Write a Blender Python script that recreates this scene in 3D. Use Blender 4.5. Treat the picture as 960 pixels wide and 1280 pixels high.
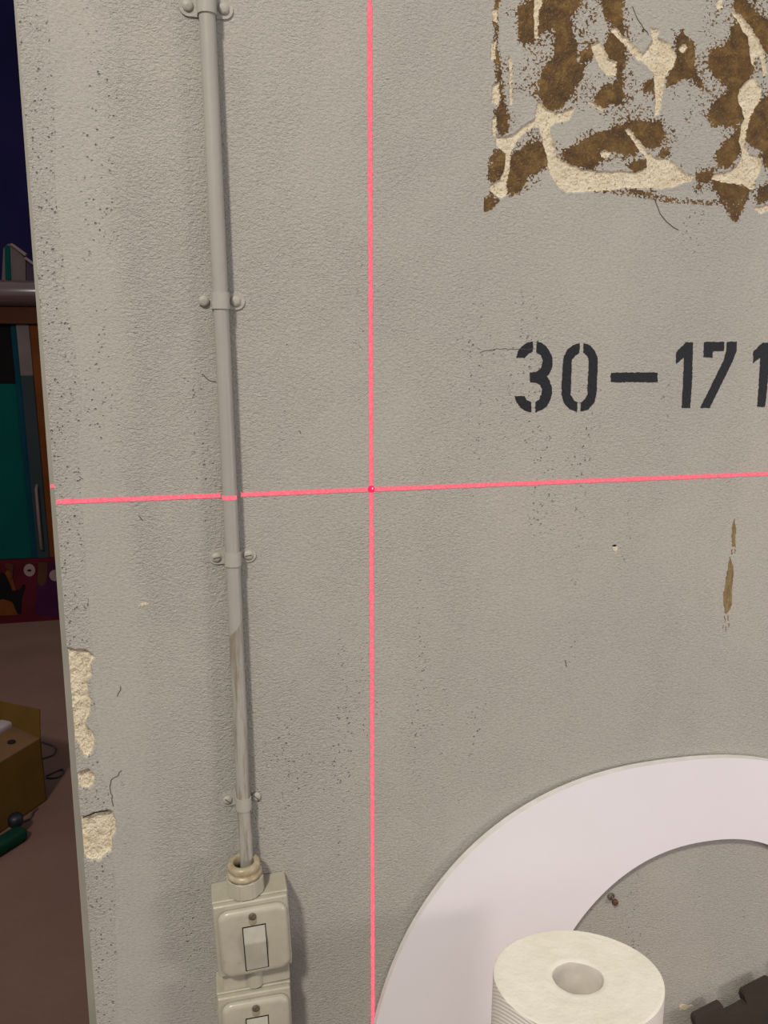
import bpy, bmesh, math
import numpy as np
from mathutils import Vector, Matrix

for o in list(bpy.data.objects):
    bpy.data.objects.remove(o)
scene = bpy.context.scene
COL = scene.collection

# ------------------------------------------------------------------ camera
F_PX = 1000.0                       # focal length in pixels of the 960x1280 frame
PITCH = math.radians(11.9)
YAW = math.radians(12.6)
FW = np.array([math.sin(YAW) * math.cos(PITCH), math.cos(YAW) * math.cos(PITCH), -math.sin(PITCH)])
RT = np.array([math.cos(YAW), -math.sin(YAW), 0.0])
UP = np.cross(RT, FW)
CAM = np.array([0.0, -0.90 * FW[1], 1.55])
cd = bpy.data.cameras.new('camera')
cam = bpy.data.objects.new('camera', cd)
COL.objects.link(cam)
cd.sensor_fit = 'VERTICAL'
cd.sensor_height = 36.0
cd.lens = F_PX / 1280.0 * 36.0
cd.clip_start = 0.01
M = Matrix.Identity(4)
for i in range(3):
    M[i][0], M[i][1], M[i][2], M[i][3] = RT[i], UP[i], -FW[i], CAM[i]
cam.matrix_world = M
scene.camera = cam

# ------------------------------------------------------------------ world, lamps, exposure
w = bpy.data.worlds.new('world')
scene.world = w
w.use_nodes = True
bg = w.node_tree.nodes['Background']
bg.inputs[0].default_value = (0.93, 0.93, 1.0, 1)
bg.inputs[1].default_value = 0.47
scene.view_settings.view_transform = 'Standard'
scene.view_settings.look = 'None'
scene.view_settings.gamma = 1.0
scene.view_settings.use_curve_mapping = False
scene.view_settings.exposure = 0.0


def area(name, loc, target, size, power, col):
    l = bpy.data.lights.new(name, 'AREA')
    l.shape = 'DISK'
    l.size = size
    l.energy = power
    l.color = col
    o = bpy.data.objects.new(name, l)
    COL.objects.link(o)
    o.location = loc
    o.rotation_euler = (Vector(target) - Vector(loc)).to_track_quat('-Z', 'Y').to_euler()
    return o


area('ceiling_lamp', (-1.55, -3.05, 4.85), (0.2, 0.0, 1.3), 0.45, 192, (1.0, 0.94, 0.82))
area('work_lamp', (2.15, -1.45, 1.06), (0.35, 0.0, 0.95), 0.50, 14, (1.0, 0.90, 0.88))


# ------------------------------------------------------------------ helpers
def ray(px, py):
    return FW + RT * (px - 480.0) / F_PX - UP * (py - 640.0) / F_PX


def at_y(px, py, y):
    d = ray(px, py)
    return Vector(CAM + d * ((y - CAM[1]) / d[1]))


def at_z(px, py, z):
    d = ray(px, py)
    return Vector(CAM + d * ((z - CAM[2]) / d[2]))


def project(X, Y, Z):
    vx, vy, vz = X - CAM[0], Y - CAM[1], Z - CAM[2]
    dep = vx * FW[0] + vy * FW[1] + vz * FW[2]
    u = 480.0 + F_PX * (vx * RT[0] + vy * RT[1] + vz * RT[2]) / dep
    v = 640.0 - F_PX * (vx * UP[0] + vy * UP[1] + vz * UP[2]) / dep
    return u, v


def tag(o, label=None, cat=None, group=None, kind=None):
    if label:
        o['label'] = label
    if cat:
        o['category'] = cat
    if group:
        o['group'] = group
    if kind:
        o['kind'] = kind
    return o


def empty(name, loc, roty=0.0, rotz=0.0):
    o = bpy.data.objects.new(name, None)
    COL.objects.link(o)
    o.location = loc
    o.rotation_euler = (0, roty, rotz)
    o.empty_display_size = 0.02
    return o


def obj(name, bm, mat, parent=None, smooth=False, loc=None):
    me = bpy.data.meshes.new(name)
    bm.normal_update()
    bm.to_mesh(me)
    bm.free()
    return obj_mesh(name, me, mat, parent, smooth, loc)


def obj_mesh(name, me, mat, parent=None, smooth=False, loc=None):
    if mat:
        me.materials.append(mat)
    if smooth:
        me.polygons.foreach_set('use_smooth', [True] * len(me.polygons))
    o = bpy.data.objects.new(name, me)
    COL.objects.link(o)
    if parent:
        o.parent = parent
    if loc:
        o.location = loc
    return o


def add_box(bm, lo, hi, bevel=0.0, seg=2):
    t = bmesh.new()
    bmesh.ops.create_cube(t, size=1.0)
    lo, hi = Vector(lo), Vector(hi)
    c, s = (lo + hi) / 2, hi - lo
    for v in t.verts:
        v.co = Vector((v.co.x * s.x, v.co.y * s.y, v.co.z * s.z)) + c
    if bevel:
        bmesh.ops.bevel(t, geom=t.edges[:], offset=bevel, segments=seg, profile=0.5, affect='EDGES')
    merge(bm, t)


def merge(bm, t):
    me = bpy.data.meshes.new('tmp')
    t.to_mesh(me)
    t.free()
    bm.from_mesh(me)
    bpy.data.meshes.remove(me)


def add_tube(bm, pts, r, n=16, caps=True):
    pts = [Vector(p) for p in pts]
    rs = r if isinstance(r, (list, tuple)) else [r] * len(pts)
    rings = []
    a = None
    for i, p in enumerate(pts):
        t = (pts[min(i + 1, len(pts) - 1)] - pts[max(i - 1, 0)]).normalized()
        if a is None:
            a = t.orthogonal().normalized()
        a = (a - t * a.dot(t)).normalized()
        b = t.cross(a)
        rings.append([bm.verts.new(p + (a * math.cos(2 * math.pi * k / n) + b * math.sin(2 * math.pi * k / n)) * rs[i]) for k in range(n)])
    for i in range(len(rings) - 1):
        for k in range(n):
            bm.faces.new((rings[i][k], rings[i][(k + 1) % n], rings[i + 1][(k + 1) % n], rings[i + 1][k]))
    if caps:
        bm.faces.new(rings[0][::-1])
        bm.faces.new(rings[-1])


def add_lathe(bm, prof, n=48, center=(0, 0, 0), axis='Z', sx=1.0, sy=1.0, closed=False):
    """prof: list of (radius, height) revolved round the axis"""
    c = Vector(center)
    rings = []
    for r, h in prof:
        ring = []
        for k in range(n):
            a = 2 * math.pi * k / n
            p = Vector((r * math.cos(a) * sx, r * math.sin(a) * sy, h))
            if axis == 'Y':               # height goes towards the viewer (-y)
                p = Vector((p.x, -h, p.y))
            ring.append(bm.verts.new(c + p))
        rings.append(ring)
    m = len(rings)
    for i in range(m if closed else m - 1):
        A, B = rings[i], rings[(i + 1) % m]
        for k in range(n):
            bm.faces.new((A[k], A[(k + 1) % n], B[(k + 1) % n], B[k]))
    if not closed:
        bm.faces.new(rings[0][::-1])
        bm.faces.new(rings[-1])
    bmesh.ops.recalc_face_normals(bm, faces=bm.faces[:])


def add_prism(bm, pts, y0, y1):
    """outline in (x, z), extruded between y0 (back) and y1 (front)"""
    A = [bm.verts.new((p[0], y0, p[1])) for p in pts]
    B = [bm.verts.new((p[0], y1, p[1])) for p in pts]
    fs = [bm.faces.new(A), bm.faces.new(B)]
    n = len(pts)
    for i in range(n):
        fs.append(bm.faces.new((A[i], A[(i + 1) % n], B[(i + 1) % n], B[i])))
    bmesh.ops.recalc_face_normals(bm, faces=fs)


def rounded_rect(w_, h_, r, n=6):
    out = []
    for cx, cz, a0 in ((w_ / 2 - r, h_ / 2 - r, 0), (-w_ / 2 + r, h_ / 2 - r, 90), (-w_ / 2 + r, -h_ / 2 + r, 180), (w_ / 2 - r, -h_ / 2 + r, 270)):
        for k in range(n + 1):
            a = math.radians(a0 + 90 * k / n)
            out.append((cx + r * math.cos(a), cz + r * math.sin(a)))
    return out


# ---- numpy value noise
_rng = np.random.default_rng(7)
_TAB = _rng.random((256, 256))


def vnoise(x, y, seed=0):
    x = x + seed * 17.31
    y = y + seed * 5.77
    xi, yi = np.floor(x).astype(int), np.floor(y).astype(int)
    fx, fy = x - xi, y - yi
    fx, fy = fx * fx * (3 - 2 * fx), fy * fy * (3 - 2 * fy)
    g = lambda a, b: _TAB[a % 256, b % 256]
    return (g(xi, yi) * (1 - fx) + g(xi + 1, yi) * fx) * (1 - fy) + (g(xi, yi + 1) * (1 - fx) + g(xi + 1, yi + 1) * fx) * fy


def fbm(x, y, seed=0, octv=4):
    s, a, t = 0.0, 0.5, 0.0
    for k in range(octv):
        s = s + a * vnoise(x * 2 ** k, y * 2 ** k, seed + k * 3)
        t += a
        a *= 0.55
    return s / t


def inside(poly, U, V):
    res = np.zeros(U.shape, bool)
    n = len(poly)
    for i in range(n):
        x1, y1 = poly[i]
        x2, y2 = poly[(i + 1) % n]
        if y1 == y2:
            continue
        c = ((V >= min(y1, y2)) & (V < max(y1, y2)))
        xs = x1 + (V - y1) * (x2 - x1) / (y2 - y1)
        res ^= c & (U < xs)
    return res


def blur(A, k):
    A = A.astype(float)
    for ax in (0, 1):
        for _ in range(2):
            pad = [(0, 0), (0, 0)]
            pad[ax] = (k + 1, k)
            c = np.cumsum(np.pad(A, pad, mode='edge'), axis=ax)
            n = A.shape[ax]
            if ax == 0:
                A = (c[2 * k + 1:2 * k + 1 + n] - c[:n]) / (2 * k + 1)
            else:
                A = (c[:, 2 * k + 1:2 * k + 1 + n] - c[:, :n]) / (2 * k + 1)
    return A


# ------------------------------------------------------------------ materials
class Mat:
    def __init__(self, name, rough=0.6, spec=0.3, metal=0.0):
        self.m = bpy.data.materials.new(name)
        self.m.use_nodes = True
        self.nt = self.m.node_tree
        self.p = self.nt.nodes['Principled BSDF']
        self.p.inputs['Roughness'].default_value = rough
        self.p.inputs['Specular IOR Level'].default_value = spec
        self.p.inputs['Metallic'].default_value = metal
        self.tc = None

    def n(self, t, **kw):
        nd = self.nt.nodes.new(t)
        for k, v in kw.items():
            setattr(nd, k, v)
        return nd

    def link(self, a, b):
        self.nt.links.new(a, b)

    def coord(self, scale=(1, 1, 1), rot=(0, 0, 0)):
        if self.tc is None:
            self.tc = self.n('ShaderNodeTexCoord')
        mp = self.n('ShaderNodeMapping')
        mp.inputs['Scale'].default_value = scale
        mp.inputs['Rotation'].default_value = rot
        self.link(self.tc.outputs['Object'], mp.inputs['Vector'])
        return mp.outputs[0]

    def noise(self, scale, detail=3, rough=0.55, vscale=(1, 1, 1), rot=(0, 0, 0), dist=0.0):
        nz = self.n('ShaderNodeTexNoise')
        nz.inputs['Scale'].default_value = scale
        nz.inputs['Detail'].default_value = detail
        nz.inputs['Roughness'].default_value = rough
        nz.inputs['Distortion'].default_value = dist
        self.link(self.coord(vscale, rot), nz.inputs['Vector'])
        return nz.outputs['Fac']

    def ramp(self, src, stops, interp='LINEAR'):
        r = self.n('ShaderNodeValToRGB')
        r.color_ramp.interpolation = interp
        el = r.color_ramp.elements
        while len(el) < len(stops):
            el.new(0.5)
        for e, (pos, c) in zip(el, stops):
            e.position = pos
            e.color = (c, c, c, 1) if isinstance(c, (int, float)) else (*c, 1)
        self.link(src, r.inputs[0])
        return r.outputs[0]

    def mix(self, fac, a, b, mode='MIX'):
        mx = self.n('ShaderNodeMix', data_type='RGBA', blend_type=mode)
        for sock, val in ((mx.inputs[0], fac), (mx.inputs[6], a), (mx.inputs[7], b)):
            if isinstance(val, (int, float)):
                sock.default_value = val
            elif isinstance(val, tuple):
                sock.default_value = (*val, 1)
            else:
                self.link(val, sock)
        return mx.outputs[2]

    def math(self, op, a, b=0.0):
        mt = self.n('ShaderNodeMath', operation=op)
        for sock, val in ((mt.inputs[0], a), (mt.inputs[1], b)):
            if isinstance(val, (int, float)):
                sock.default_value = val
            else:
                self.link(val, sock)
        return mt.outputs[0]

    def color(self, src):
        if isinstance(src, tuple):
            self.p.inputs['Base Color'].default_value = (*src, 1)
        else:
            self.link(src, self.p.inputs['Base Color'])
        return self

    def bump(self, h, dist, strength=1.0):
        b = self.n('ShaderNodeBump')
        b.inputs['Distance'].default_value = dist
        b.inputs['Strength'].default_value = strength
        self.link(h, b.inputs['Height'])
        if self.p.inputs['Normal'].links:
            self.link(self.p.inputs['Normal'].links[0].from_socket, b.inputs['Normal'])
        self.link(b.outputs[0], self.p.inputs['Normal'])
        return self


def simple(name, c1, c2=None, scale=30, rough=0.6, spec=0.3, metal=0.0, bump=0.0, bscale=200, vscale=(1, 1, 1)):
    m = Mat(name, rough, spec, metal)
    if c2 is None:
        c2 = tuple(x * 0.85 for x in c1)
    m.color(m.ramp(m.noise(scale, 3, vscale=vscale), [(0.35, c2), (0.65, c1)]))
    if bump:
        m.bump(m.noise(bscale, 2, vscale=vscale), bump)
    return m.m


def plaster_bump(m, amount=1.0):
    """trowelled, rolled plaster: slanted strokes, fine grain, smoothed patches and pits"""
    big = m.noise(5.0, 3, 0.6, vscale=(1, 1, 0.7), dist=0.6)
    smoothed = m.ramp(big, [(0.36, 0.30), (0.56, 1.0)])
    strokes = m.noise(360.0, 3, 0.62, vscale=(0.55, 1, 1.1), rot=(0, math.radians(-38), 0), dist=0.6)
    grain = m.noise(620.0, 2, 0.6)
    h = m.math('ADD', m.math('MULTIPLY', strokes, 1.0), m.math('MULTIPLY', grain, 0.6))
    sx = m.n('ShaderNodeSeparateXYZ')
    m.link(m.coord(), sx.inputs[0])
    xw = m.math('ADD', sx.outputs[0], m.math('MULTIPLY', m.noise(9.0, 3, 0.6, vscale=(1, 1, 0.6)), 0.05))
    xn = m.math('MULTIPLY', m.math('ADD', xw, 0.175), 1.6)      # 0 at the arris, 1 some 0.6 m further in
    zone = m.ramp(xn, [(0.065, 0.85), (0.11, 0.38), (0.175, 0.38), (0.215, 0.90), (0.50, 0.85), (0.75, 0.62)])
    h = m.math('MULTIPLY', h, m.math('MULTIPLY', zone, m.math('ADD', m.math('MULTIPLY', smoothed, 0.6), 0.4)))
    m.bump(h, 0.0024 * amount)
    m.bump(m.noise(28.0, 3, 0.5, vscale=(1, 1, 0.6)), 0.0018 * amount)
    return big


# painted grey plaster
wm = Mat('grey_painted_plaster', 0.62, 0.25)
_big = plaster_bump(wm)
vor = wm.n('ShaderNodeTexVoronoi')
vor.inputs['Scale'].default_value = 270.0
wm.link(wm.coord((1, 1, 0.8)), vor.inputs['Vector'])
pit_zone = wm.ramp(wm.noise(7.0, 2, vscale=(2.2, 1, 0.35)), [(0.55, 0.0), (0.66, 1.0)])
sep = wm.n('ShaderNodeSeparateXYZ')
wm.link(wm.coord(), sep.inputs[0])
edge_zone = wm.math('LESS_THAN', wm.math('ADD', sep.outputs[0], wm.math('MULTIPLY', wm.noise(11.0, 3, vscale=(1, 1, 0.5)), 0.045)), -0.105)
pit_zone = wm.math('MAXIMUM', pit_zone, edge_zone)
pit = wm.math('MULTIPLY', wm.ramp(vor.outputs['Distance'], [(0.14, 1.0), (0.34, 0.0)]), pit_zone)
pit = wm.math('MULTIPLY', pit, wm.ramp(wm.noise(150.0, 1), [(0.50, 0.0), (0.60, 1.0)]))
wm.bump(wm.math('MULTIPLY', pit, -1.0), 0.0015)
rough_edge = wm.math('MULTIPLY', wm.noise(330.0, 3, 0.65), edge_zone)
wm.bump(rough_edge, 0.0014)
wbase = wm.ramp(wm.noise(3.2, 4, 0.6, vscale=(1, 1, 0.6)), [(0.32, (0.378, 0.355, 0.316)), (0.68, (0.412, 0.384, 0.335))])
wfine = wm.ramp(wm.noise(400.0, 3, 0.7, vscale=(0.7, 1, 1.0), rot=(0, math.radians(-38), 0)), [(0.28, 0.80), (0.5, 1.0), (0.75, 1.10)])
wcol = wm.mix(1.0, wbase, wfine, 'MULTIPLY')
wcol = wm.mix(wm.math('MULTIPLY', pit, 0.42), wcol, (0.12, 0.105, 0.085))
wm.color(wcol)
WALL = wm.m

cm = Mat('bare_cream_plaster', 0.9, 0.1)
cm.color(cm.mix(cm.ramp(cm.noise(420.0, 3, 0.7), [(0.34, 1.0), (0.46, 0.0)]), cm.ramp(cm.noise(45.0, 3), [(0.3, (0.70, 0.59, 0.41)), (0.7, (0.83, 0.73, 0.55))]), (0.42, 0.32, 0.19)))
cm.bump(cm.noise(330.0, 4, 0.7), 0.003)
CREAM = cm.m

gm = Mat('brown_glue_residue', 0.5, 0.4)
gcol = gm.ramp(gm.noise(55.0, 5, 0.65, dist=0.5), [(0.30, (0.040, 0.017, 0.003)), (0.50, (0.100, 0.048, 0.006)), (0.72, (0.20, 0.115, 0.024))])
gm.color(gm.mix(gm.ramp(gm.noise(520.0, 2), [(0.6, 0.0), (0.72, 0.6)]), gcol, (0.30, 0.20, 0.08)))
gm.bump(gm.noise(260.0, 3, 0.65), 0.002)
GLUE = gm.m

HAIR = simple('dried_glue_thread', (0.16, 0.11, 0.06), None, 50, 0.7, 0.2)
CRACK = simple('crack_tone', (0.12, 0.105, 0.085), None, 50, 0.9, 0.1)  # one dark tone for cracks, scratches and screw slots
sm = Mat('black_stencil_paint', 0.6, 0.3)
sm.color(sm.mix(sm.ramp(sm.noise(380.0, 3, 0.7), [(0.66, 0.0), (0.76, 0.35)]), (0.011, 0.012, 0.015), (0.20, 0.19, 0.17)))
sm.bump(sm.noise(230.0, 3, 0.6), 0.0015)
STENCIL = sm.m

dm = Mat('ochre_drip', 0.8, 0.2)
dm.color(dm.ramp(dm.noise(160.0, 4, 0.7, vscale=(2.0, 1, 0.35)), [(0.3, (0.13, 0.085, 0.035)), (0.7, (0.30, 0.225, 0.11))]))
dm.bump(dm.noise(250.0, 3), 0.001)
DRIP = dm.m

pm = Mat('grey_painted_conduit', 0.42, 0.4)
psep = pm.n('ShaderNodeSeparateXYZ')
pm.link(pm.coord(), psep.inputs[0])
low = pm.ramp(psep.outputs[2], [(0.0, 1.0), (1.0, 0.0)])
pw = pm.ramp(pm.noise(40.0, 5, 0.75, vscale=(3.0, 3.0, 0.25)), [(0.44, 0.0), (0.60, 0.85)])
lowz = pm.math('LESS_THAN', pm.math('ADD', psep.outputs[2], pm.math('MULTIPLY', pm.noise(6.0, 2), 0.3)), 1.36)
pm.color(pm.mix(pm.math('MULTIPLY', pw, lowz), pm.ramp(pm.noise(25.0, 3, vscale=(1, 1, 0.2)), [(0.3, (0.325, 0.305, 0.27)), (0.7, (0.375, 0.35, 0.305))]), (0.20, 0.165, 0.115)))
pm.bump(pm.noise(130.0, 3, vscale=(1, 1, 0.3)), 0.0006)
PIPE = pm.m

km = Mat('painted_clip', 0.5, 0.3)
km.color(km.ramp(km.noise(60.0, 4, 0.6), [(0.3, (0.345, 0.325, 0.28)), (0.7, (0.405, 0.38, 0.325))]))
km.bump(km.noise(240.0, 3), 0.0009)
CLIP = km.m
PIPE_STRAP = simple('painted_strap', (0.40, 0.375, 0.325), (0.36, 0.338, 0.292), 40, 0.5, 0.3)

bm_ = Mat('aged_beige_plastic', 0.30, 0.5)
bcol = bm_.ramp(bm_.noise(30.0, 4, 0.6), [(0.3, (0.365, 0.335, 0.255)), (0.7, (0.435, 0.405, 0.315))])
bm_.color(bm_.mix(bm_.ramp(bm_.noise(90.0, 5, 0.75), [(0.62, 0.0), (0.74, 0.5)]), bcol, (0.20, 0.155, 0.085)))
bm_.bump(bm_.noise(45.0, 2), 0.0006)
PLASTIC = bm_.m

ym = Mat('yellowed_gland_plastic', 0.35, 0.45)
ym.color(ym.ramp(ym.noise(70.0, 4, 0.65), [(0.32, (0.29, 0.215, 0.115)), (0.6, (0.41, 0.355, 0.245))]))
ym.bump(ym.noise(60.0, 2), 0.0008)
GLAND = ym.m
SLOT_SHADE = simple('slot_shade_plastic', (0.30, 0.27, 0.19), (0.24, 0.21, 0.145), 120, 0.5, 0.3)  # plastic darkened, recess shade put into the colour
ROCKER = simple('rocker_plastic', (0.43, 0.405, 0.335), (0.37, 0.345, 0.28), 40, 0.38, 0.4)
DARK = simple('dark_gap', (0.012, 0.011, 0.010), None, 40, 0.8, 0.1)
SCREWM = simple('dull_screw_steel', (0.20, 0.165, 0.11), (0.09, 0.07, 0.045), 300, 0.45, 0.5, 0.4, 0.0005, 500)
RUST = simple('rusty_screw', (0.16, 0.075, 0.04), (0.06, 0.035, 0.025), 350, 0.6, 0.4, 0.3, 0.0006, 500)
BOARD = simple('white_board_face', (0.77, 0.725, 0.745), (0.75, 0.705, 0.72), 6, 0.55, 0.3)
BOARD_EDGE = simple('board_cut_edge', (0.72, 0.68, 0.655), (0.64, 0.60, 0.57), 50, 0.7, 0.2)
FOAM = simple('black_foam', (0.048, 0.037, 0.028), (0.036, 0.028, 0.021), 14, 0.62, 0.25, 0, 0.0004, 400)

rm = Mat('recycled_tissue', 0.95, 0.05)
rm.color(rm.ramp(rm.noise(24.0, 4, 0.6), [(0.3, (0.72, 0.68, 0.565)), (0.7, (0.79, 0.755, 0.65))]))
rm.bump(rm.noise(90.0, 4, 0.65, vscale=(1, 1, 4)), 0.0016)
TISSUE = rm.m
# embossed side of the roll: fine diagonal ribs
em = Mat('embossed_tissue', 0.95, 0.05)
em.color((0.72, 0.665, 0.60))
wv = em.n('ShaderNodeTexWave', wave_type='BANDS', bands_direction='DIAGONAL')
wv.inputs['Scale'].default_value = 130.0
wv.inputs['Distortion'].default_value = 0.4
em.link(em.coord((1, 1, 1)), wv.inputs['Vector'])
em.bump(wv.outputs['Fac'], 0.0005)
EMBOSS = em.m
CORE = simple('grey_card_core', (0.60, 0.55, 0.48), (0.52, 0.475, 0.41), 40, 0.9, 0.1)

lm = bpy.data.materials.new('red_laser_glow')  # emission paints the laser's projected light onto thin strips
lm.use_nodes = True
nt = lm.node_tree
nt.nodes.clear()
out = nt.nodes.new('ShaderNodeOutputMaterial')
emn = nt.nodes.new('ShaderNodeEmission')
nz = nt.nodes.new('ShaderNodeTexNoise')
nz.inputs['Scale'].default_value = 420.0
tcn = nt.nodes.new('ShaderNodeTexCoord')
rp = nt.nodes.new('ShaderNodeValToRGB')
rp.color_ramp.elements[0].position = 0.35
rp.color_ramp.elements[0].color = (1.0, 0.150, 0.205, 1)
rp.color_ramp.elements[1].position = 0.68
rp.color_ramp.elements[1].color = (1.0, 0.225, 0.275, 1)
nt.links.new(tcn.outputs['Object'], nz.inputs['Vector'])
nt.links.new(nz.outputs['Fac'], rp.inputs[0])
nt.links.new(rp.outputs[0], emn.inputs[0])
nt.links.new(emn.outputs[0], out.inputs[0])
LASER = lm
lh = bpy.data.materials.new('laser_spot_glow')
lh.use_nodes = True
hn = lh.node_tree
hn.nodes.clear()
ho = hn.nodes.new('ShaderNodeOutputMaterial')
he = hn.nodes.new('ShaderNodeEmission')
he.inputs[0].default_value = (1.0, 0.03, 0.12, 1)
hn.links.new(he.outputs[0], ho.inputs[0])
LASER_HOT = lh
LASER_WHITE = lh.copy()
LASER_WHITE.name = 'laser_white_highlight'
LASER_WHITE.node_tree.nodes['Emission'].inputs[0].default_value = (1.0, 0.75, 0.9, 1)

FLOORM = simple('dull_brown_floor', (0.128, 0.072, 0.055), (0.110, 0.061, 0.047), 2.5, 0.8, 0.08, 0, 0.001, 60)
TRIM = simple('grey_painted_steel', (0.33, 0.315, 0.265), (0.28, 0.265, 0.22), 8, 0.45, 0.35)
NAVY = simple('navy_backdrop', (0.011, 0.009, 0.036), (0.006, 0.005, 0.022), 1.2, 0.9, 0.02, 0, 0.01, 6)

# ------------------------------------------------------------------ the setting
bm = bmesh.new()
add_box(bm, (-4.0, -3.2, -0.05), (4.0, 4.7, 0.0))
tag(obj('floor', bm, FLOORM), 'dull brown floor of the hall behind the grey wall', kind='structure')

bm = bmesh.new()
add_box(bm, (-4.0, 4.6, 0.0), (4.0, 4.7, 4.2))
tag(obj('wall_back', bm, NAVY), 'dark navy blue backdrop wall far behind', kind='structure')

WALL_BACK_Y = 0.0990


def edge_x(z):
    return -0.1500 - 0.0068 * (1.855 - z)


# ---- patch A: torn-off glued panel (upper right); patch B: knocks along the arris
S5 = 960.0 / 380.0


def c5(pts):
    return [(580 + x / S5, y / S5) for x, y in pts]


BROWN = [c5(p) for p in (
    [(170, 30), (215, 5), (225, -25), (370, -25), (355, 25), (330, 60), (345, 110), (350, 160), (345, 200), (378, 215), (360, 250), (330, 300), (300, 348), (260, 345), (240, 310), (238, 260), (255, 215), (285, 180), (290, 110), (300, 65), (240, 100), (225, 125), (180, 135), (170, 100)],
    [(430, -25), (500, -25), (495, 40), (502, 100), (495, 330), (420, 335), (410, 310), (440, 280), (485, 265), (490, 240), (455, 200), (440, 160), (470, 90), (440, 40)],
    [(690, 90), (700, 120), (730, 150), (725, 200), (730, 240), (775, 292), (740, 278), (715, 245), (680, 255), (640, 280), (635, 250), (660, 220), (670, 170), (665, 130)],
    [(560, 265), (600, 240), (605, 280), (570, 300)],
    [(365, 175), (400, 150), (405, 170), (385, 200), (370, 205)],
    [(840, 80), (880, 80), (910, 120), (915, 180), (905, 240), (880, 280), (870, 330), (880, 370), (840, 395), (780, 390), (775, 350), (800, 310), (840, 300), (830, 260), (790, 240), (770, 200), (775, 160), (840, 140)],
    [(840, -25), (870, -25), (900, 30), (960, 70), (990, 90), (990, 190), (945, 155), (905, 95), (860, 40)],
    [(900, 370), (950, 310), (990, 300), (990, 530), (950, 530), (945, 470), (910, 465), (890, 430), (885, 400)],
    [(870, 410), (880, 440), (870, 480), (830, 530), (800, 520), (795, 490), (830, 440)],
    [(300, 490), (360, 460), (420, 420), (490, 400), (520, 400), (545, 430), (555, 470), (510, 490), (470, 470), (440, 490), (400, 540), (350, 525)],
    [(510, 385), (620, 390), (630, 430), (600, 470), (565, 460), (540, 420)],
    [(510, 525), (570, 500), (582, 530), (545, 548)],
    [(600, 480), (650, 465), (655, 495), (620, 502)],
    [(95, -25), (110, -25), (107, 60), (106, 150), (114, 230), (120, 290), (133, 340), (137, 420), (105, 430), (98, 350), (110, 330), (99, 230), (91, 180), (94, 100)],
    [(78, 500), (100, 470), (132, 490), (130, 555), (95, 578), (75, 570)],
    [(140, 500), (200, 460), (250, 450), (268, 520), (230, 545), (190, 560), (185, 600), (140, 625), (130, 600)],
    [(60, 630), (85, 605), (112, 635), (92, 662), (65, 672), (50, 658)],
    [(782, 568), (840, 580), (912, 595), (872, 680), (856, 716), (835, 680), (805, 630)],
    [(910, 640), (940, 590), (985, 580), (985, 640), (925, 645)],
    [(410, 596), (500, 603), (560, 598), (620, 616), (660, 626), (810, 641), (812, 650), (700, 645), (600, 633), (500, 617), (410, 608)],
    [(722, 550), (788, 543), (782, 566), (740, 578)], [(722, 582), (747, 582), (747, 610), (725, 607)])]
CREAMP = [c5(p) for p in (
    [(90, 30), (104, 30), (103, 70), (91, 70)], [(87, 130), (101, 130), (99, 190), (87, 187)],
    [(90, 270), (108, 258), (113, 310), (101, 336), (87, 322)], [(90, 370), (101, 370), (101, 430), (91, 430)],
    [(222, -25), (242, -25), (244, 15), (233, 30), (233, 125), (221, 122)],
    [(142, 180), (150, 180), (152, 330), (144, 330)],
    [(398, 140), (430, 133), (452, 180), (482, 200), (480, 242), (450, 237), (428, 210)],
    [(565, 175), (595, 130), (588, 90), (612, 88), (614, 120), (650, 140), (669, 180), (657, 215), (633, 240), (626, 300), (617, 360), (603, 367), (604, 300), (599, 230), (573, 205), (543, 182), (498, 132), (463, 96), (470, 84), (515, 124)],
    [(676, 155), (695, 138), (706, 150), (690, 169)], [(795, 5), (815, -5), (816, 25), (798, 26)],
    [(838, 33), (870, 45), (905, 90), (932, 130), (947, 165), (956, 230), (946, 242), (936, 172), (917, 177), (915, 212), (904, 172), (898, 120), (873, 80)],
    [(890, 260), (915, 243), (940, 280), (932, 320), (906, 360), (896, 390), (887, 430), (887, 460), (900, 488), (930, 498), (937, 530), (917, 580), (912, 602), (880, 583), (820, 577), (783, 567), (788, 550), (840, 540), (870, 510), (879, 490), (869, 450), (877, 390), (888, 370), (866, 320), (868, 285)],
    [(233, 320), (260, 343), (290, 358), (340, 343), (352, 340), (330, 377), (290, 388), (268, 400), (277, 440), (292, 490), (320, 513), (380, 538), (480, 543), (540, 543), (580, 530), (575, 500), (543, 460), (506, 410), (515, 403), (562, 458), (600, 500), (650, 503), (682, 538), (722, 555), (717, 572), (660, 592), (600, 597), (500, 592), (440, 602), (330, 608), (300, 592), (268, 540), (263, 500), (248, 440), (235, 400), (215, 402), (180, 432), (162, 450), (148, 485), (142, 540), (132, 580), (137, 612), (120, 627), (85, 607), (78, 590), (113, 570), (126, 540), (133, 490), (103, 460), (98, 430), (130, 433), (150, 428), (190, 398), (225, 378)],
    [(388, 325), (400, 320), (442, 345), (437, 352)], [(428, 485), (445, 473), (460, 485), (452, 500), (435, 500)],
    [(918, 660), (985, 638), (985, 662), (930, 674)])]


def c8(x0, y0, pts, s=8.0):
    return [(x0 + a / s, y0 + b / s) for a, b in pts]


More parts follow.
